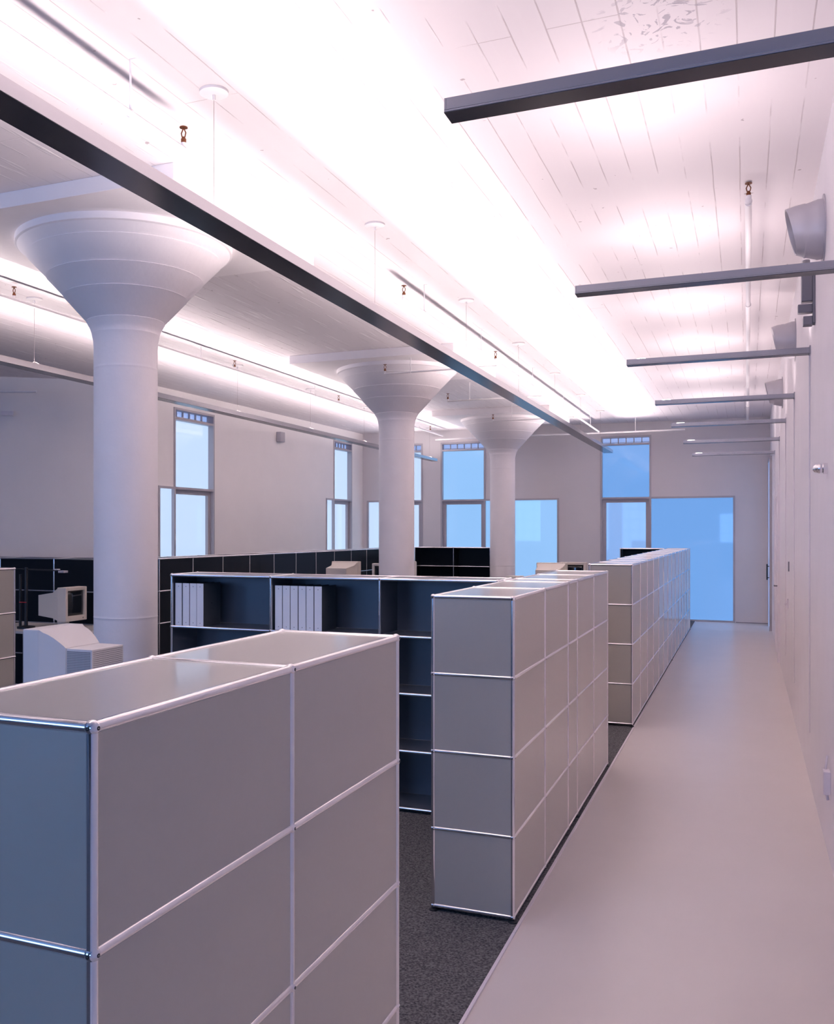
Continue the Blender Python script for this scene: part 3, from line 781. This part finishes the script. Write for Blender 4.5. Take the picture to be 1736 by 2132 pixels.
KP = 0.81
pts = [3.315, 6.143, 8.937, 11.826, 14.40, 17.18, 20.03]
plab = ['nearest grey bar light, cut by the right picture edge', 'second grey bar light from the camera, crossing the white duct cone',
        'third grey bar light from the camera, over the corridor', 'fourth grey bar light from the camera, glowing tip at its left end',
        'fifth grey bar light from the camera, third from the far end', 'sixth grey bar light from the camera, second from the far end',
        'farthest and lowest-looking grey bar light over the corridor']
XL, PZ, PW, PH = 0.137, 2.942, 0.080, 0.041
t = thing('bar_light', plab[0], 'light', (XL, 0, PZ), group='grey bar lights over the corridor')
Lb = RX - XL
bm = BM(); channel(bm, 0, Lb, -PW / 2, PW / 2, 0, PH); obj('housing', bm, M_fix, t, bevel=0.001)
bm = BM(); box(bm, 0, Lb, -PW / 2, PW / 2, -0.002, 0.0); obj('shaded_underside', bm, M_undershade, t)  # added sheet, underside shade of the bar as dark colour
bm = BM(); lathe(bm, [(0.001, PH + 0.0065), (0.016, PH + 0.0058), (0.026, PH + 0.002), (0.028, PH - 0.02)][::-1], 24)
for v in bm.verts: v.co.x = v.co.x * 2.2 + 0.10
obj('glowing_lens', bm, M_lampglow, t, smooth=True)
bm = BM(); box(bm, Lb - 0.008, Lb, -PW / 2 - 0.012, PW / 2 + 0.012, -0.01, PH + 0.01); obj('wall_bracket', bm, M_fix, t)
def arm_lights(root):
    for sg in (-1, 1):
        for (x, lx, e) in ((0.18, 0.30, 0.55), (0.70, 0.9, 0.45)):
            lo = area((x, sg * 0.018, PH + 0.020), lx, 0.03, ARM_W * e / 2, spread=math.radians(110)); link(lo, root)
            lo.rotation_euler = (PI + sg * math.radians(30), 0, 0)
t.location.y = -4.147 + KP * pts[0] + 0.02
bars = [t]
for i in range(1, 7): bars.append(dup(t, (XL, -4.147 + KP * pts[i] + 0.02, PZ), plab[i]))
for b_ in bars: arm_lights(b_)
pass

# conduits down the wall under each bar light
for i, b_ in enumerate(bars[1:], 1):
    bm = BM(); tube(bm, (RX - 0.006, b_.location.y, 0.35), (RX - 0.006, b_.location.y, PZ - 0.012), 0.005, 8)
    o = obj('wall_conduit', bm, M_rwall, None, smooth=True)
    tag(o, ['', 'thin painted conduit under the second bar light', 'thin painted conduit under the third bar light', 'thin painted conduit under the fourth bar light',
            'thin painted conduit under the fifth bar light', 'thin painted conduit under the sixth bar light', 'thin painted conduit under the farthest bar light'][i], 'conduit', 'conduits on the right wall')

# ------------------------------------------------------------------ sprinkler pipes
def sprinkler(parent, x, y, z, up=1):
    bm = BM()
    tube(bm, (x, y, z), (x, y, z + 0.020), 0.014, 12); tube(bm, (x, y, z + 0.020), (x, y, z + 0.03), 0.009, 10)
    for s in (-1, 1): path_tube(bm, [(x + s * 0.008, y, z + 0.028), (x + s * 0.013, y, z + 0.05), (x, y, z + 0.076)], 0.0035, 6)
    tube(bm, (x, y, z + 0.076), (x, y, z + 0.080), 0.021, 16)
    return obj('sprinkler_head', bm, M_brass, parent, smooth=True)
def hanger(parent, x, y, z, r):
    bm = BM()
    tube(bm, (x, y - 0.0, z + r + 0.022), (x, y, CEIL - 0.002), 0.006, 8)
    N = 14; pts = [(x + math.cos(a) * (r + 0.004), y, z + math.sin(a) * (r + 0.004)) for a in [PI * 2 * i / N for i in range(N + 1)]]
    for a, b in zip(pts[:-1], pts[1:]): tube(bm, a, b, 0.003, 6)
    tube(bm, (x, y, z + r + 0.002), (x, y, z + r + 0.026), 0.007, 8)
    box(bm, x - 0.004, x + 0.03, y - 0.004, y + 0.004, CEIL - 0.004, CEIL - 0.0005)
    obj('hanger', bm, M_pipe, parent)
def pipe_run(label, pts, r, heads=(), hangers=(), elbow_up_start=False, elbow_up_end=False, couplings=()):
    t = thing('sprinkler_pipe', label, 'pipe', (pts[0][0], pts[0][1], pts[0][2]), group='white sprinkler pipes')
    o0 = Vector(pts[0]); P_ = [Vector(p) - o0 for p in pts]
    bm = BM(); path_tube(bm, P_, r, 14)
    for c in couplings:
        c = Vector(c) - o0; d = (P_[1] - P_[0]).normalized(); tube(bm, c - d * 0.03, c + d * 0.03, r * 1.28, 14)
    obj('pipe', bm, M_pipe, t, smooth=True)
    for h in heads:
        h = Vector(h) - o0
        bm = BM(); tube(bm, h, h + Vector((0, 0, 0.035)), r * 0.9, 12); ball(bm, h, r * 1.15, 12); obj('elbow', bm, M_pipe, t, smooth=True)
        sprinkler(t, h.x, h.y, h.z + 0.033)
    for h in hangers:
        h = Vector(h) - o0
        bm = BM()
        x, y, z = h
        top = CEIL - o0.z
        tube(bm, (x, y, z + r + 0.02), (x, y, top - 0.002), 0.005, 8)
        N = 14; ring = [(x + (math.cos(a) * (r + 0.003) if abs((P_[1] - P_[0]).normalized().y) > .5 else 0), y + (math.cos(a) * (r + 0.003) if abs((P_[1] - P_[0]).normalized().x) > .5 else 0), z + math.sin(a) * (r + 0.003)) for a in [PI * 2 * i / N for i in range(N + 1)]]
        for a, b in zip(ring[:-1], ring[1:]): tube(bm, a, b, 0.003, 6)
        tube(bm, (x, y, z + r), (x, y, z + r + 0.024), 0.006, 8)
        box(bm, x - 0.004, x + 0.03, y - 0.004, y + 0.004, top - 0.004, top - 0.0005)
        obj('hanger', bm, M_pipe, t)
    return t
PZ_ = 3.65; PX = -1.665
pipe_run('white sprinkler pipe at upper left ending in a bronze head', [(PX, -7.6, PZ_), (PX, -0.04, PZ_)], 0.0155, heads=[(PX, -0.04, PZ_)], hangers=[(PX, -0.49, PZ_), (PX, -3.0, PZ_)])
pipe_run('long white sprinkler pipe beside the middle pendant, running to the far wall', [(PX, 3.31, PZ_), (PX, 14.6, PZ_)], 0.0155,
         heads=[(PX, 3.31, PZ_), (PX, 6.43, PZ_)], hangers=[(PX, 3.85, PZ_), (PX, 5.8, PZ_), (PX, 8.45, PZ_), (PX, 10.75, PZ_), (PX, 13.5, PZ_)])
for i, (y, lab) in enumerate(((6.62, 'thin branch pipe with bronze head crossing the middle column head'),
                              (9.24, 'thin branch pipe with bronze head between middle and farthest columns'),
                              (11.92, 'thin branch pipe with bronze head crossing the farthest column head'))):
    pipe_run(lab, [(PX - 0.03, y, PZ_ - 0.02), (-3.065, y, PZ_ - 0.02)], 0.0115, heads=[(-3.065, y, PZ_ - 0.02)], hangers=[(-2.74, y, PZ_ - 0.02)])
pipe_run('white pipe crossing the room just in front of the far wall', [(-4.95, 14.65, 3.63), (-0.12, 14.65, 3.63)], 0.0155, hangers=[(-4.2, 14.65, 3.63), (-1.0, 14.65, 3.63)])
PL = 3.755
pipe_run('white sprinkler pipe over the bright left bay ceiling', [(-4.95, 1.7, PL), (-4.95, 15.15, PL)], 0.0165,
         heads=[(-4.95, 2.4, PL), (-4.95, 6.3, PL), (-4.95, 9.6, PL), (-4.95, 14.3, PL)], hangers=[(-4.95, 5.5, PL), (-4.95, 8.7, PL), (-4.95, 13.6, PL)])
pipe_run('white lumpy pipe along the ceiling over the corridor by the right wall', [(0.955, 2.30, 3.77), (0.955, 14.9, 3.77)], 0.020,
         heads=[(0.955, 2.30, 3.78)], hangers=[(0.955, 14.6, 3.77)], couplings=[(0.955, 5.2, 3.77), (0.955, 7.9, 3.77), (0.955, 10.4, 3.77), (0.955, 12.6, 3.77)])
pipe_run('white pipe overhead by the right wall, ending above the nearest bar light', [(0.99, -7.6, 3.77), (0.99, -0.55, 3.77)], 0.022)
pipe_run('short white pipe with bronze head at the left edge, by the left wall', [(-7.6, 5.75, 3.56), (-8.7, 5.35, 3.56)], 0.014, heads=[(-8.25, 5.5, 3.56)], hangers=[(-8.4, 5.45, 3.56)])

# ------------------------------------------------------------------ wall fittings at right
def duct(label, y, z, dark=False):
    t = thing('duct_cone', label, 'duct', (RX, y, z), group='duct cones on the right wall')
    bm = BM()
    R0, R1, Lc = 0.165, 0.115, 0.17
    n = 40
    secs = [(0.0, R0), (0.035, R0), (0.04, R0 * 0.985), (0.09, R0 * 0.9), (0.10, R0 * 0.91), (0.125, R0 * 0.87), (Lc, R1 * 1.12)]
    rings = []
    for (x, r) in secs:
        rings.append([bm.verts.new((-x - (0.03 * math.sin(a) * (x / Lc) if x > .12 else 0), r * math.cos(a), r * math.sin(a))) for a in [2 * PI * i / n for i in range(n)]])
    inner = [bm.verts.new((v.co.x + 0.002, v.co.y * 0.95, v.co.z * 0.95)) for v in rings[-1]]
    deep = [bm.verts.new((-0.02, v.co.y * 0.9, v.co.z * 0.9)) for v in rings[-1]]
    allr = rings + [inner, deep]
    for A, B in zip(allr[:-1], allr[1:]):
        for i in range(n): bm.faces.new([A[i], A[(i + 1) % n], B[(i + 1) % n], B[i]])
    bm.faces.new(deep)
    obj('cone', bm, M_grey, t, smooth=True)
    bm = BM(); tube(bm, (-0.001, 0, 0), (-0.007, 0, 0), 0.19, 40); obj('flange', bm, M_grey, t, smooth=True)
    return t
duct('nearest round duct cone on the right wall, above the second bar light', 1.86, 3.43)
duct('second round duct cone on the right wall, above the third bar light', 5.28, 3.44)
duct('third round duct cone on the right wall, above the fourth bar light', 8.68, 3.43)
t = thing('wall_bracket', 'dark grey mechanical bracket on the right wall under the nearest duct cone', 'bracket', (RX, 2.62, 3.25))
bm = BM(); box(bm, -0.015, 0, -0.05, 0.05, -0.20, 0.16); obj('back_plate', bm, M_dgrey, t, bevel=0.002)
bm = BM(); box(bm, -0.08, -0.015, -0.035, 0.035, -0.06, 0.14); box(bm, -0.10, -0.015, -0.03, 0.03, -0.13, -0.075); obj('motor_housing', bm, M_dgrey, t, bevel=0.004)
bm = BM(); box(bm, -0.07, -0.015, -0.04, 0.04, -0.21, -0.155); tube(bm, (-0.05, 0, 0.14), (-0.05, 0, 0.21), 0.022); obj('clamp', bm, M_dgrey, t, bevel=0.003)
# chrome wall light at the right edge
t = thing('wall_spotlight', 'small chrome spotlight on the right wall at eye level', 'light', (RX, 1.60, 2.065))
bm = BM(); tube(bm, (0, 0, 0), (-0.02, 0, 0), 0.03, 20); obj('wall_plate', bm, M_chrome, t, smooth=True)
bm = BM(); ball(bm, (-0.035, 0.0, 0), 0.026, 16); tube(bm, (-0.035, 0, 0), (-0.045, 0.07, 0.004), 0.018, 16, 0.024); obj('lamp_head', bm, M_chrome, t, smooth=True)
t = thing('socket_box', 'white socket box low on the right wall at the picture edge', 'socket', (RX, 1.42, 0.42))
bm = BM(); box(bm, -0.035, 0, -0.045, 0.045, -0.06, 0.06); obj('box', bm, M_trim, t, bevel=0.004)
bm = BM(); tube(bm, (-0.02, 0.02, 0.06), (-0.012, 0.035, 0.13), 0.006); obj('cable', bm, M_trim, t, smooth=True)
bm = BM(); tube(bm, (-0.018, -0.02, -0.06), (-0.012, -0.02, -0.09), 0.008); obj('cable_gland', bm, M_trim, t, smooth=True)
bm = BM(); box(bm, -0.012, 0, -0.02, 0.02, -0.05, 0.05); o = tag(obj('card_reader', bm, M_dgrey, bevel=0.002), 'narrow dark plate on the right wall at shoulder height', 'switch'); o.location = (RX, 6.65, 1.37)
bm = BM(); box(bm, -0.014, 0, -0.035, 0.035, -0.05, 0.05); tube(bm, (-0.012, 0, 0.0), (-0.035, 0, -0.01), 0.008)
o = tag(obj('light_switch', bm, M_trim, bevel=0.002), 'white switch on the right wall at waist height', 'switch'); o.location = (RX, 6.90, 0.97)

# small speaker on the left wall and pale box at the left edge
def on_left(y): return LX0 + (LX1 - LX0) * (y - 7.35) / (BY - 7.35)
t = thing('wall_speaker', 'small square grey loudspeaker high on the left wall between the windows', 'speaker', (on_left(11.6) + 0.002, 11.6, 3.48))
bm = BM(); box(bm, 0, 0.09, -0.09, 0.09, -0.09, 0.09); obj('cabinet_body', bm, M_grey, t, bevel=0.004)
bm = BM(); box(bm, 0.09, 0.093, -0.08, 0.08, -0.08, 0.08); obj('grille', bm, M_frame, t)
bm = BM(); box(bm, -0.08, 0.08, -0.05, 0.0, -0.03, 0.03)
o = tag(obj('junction_box', bm, M_trim, bevel=0.003), 'small pale box on the left wall at the picture edge', 'box'); o.location = (-8.55, 6.27, 3.38); o.rotation_euler = (0, 0, math.atan2(7.35 - 2.45, -7.15 + 14.0))
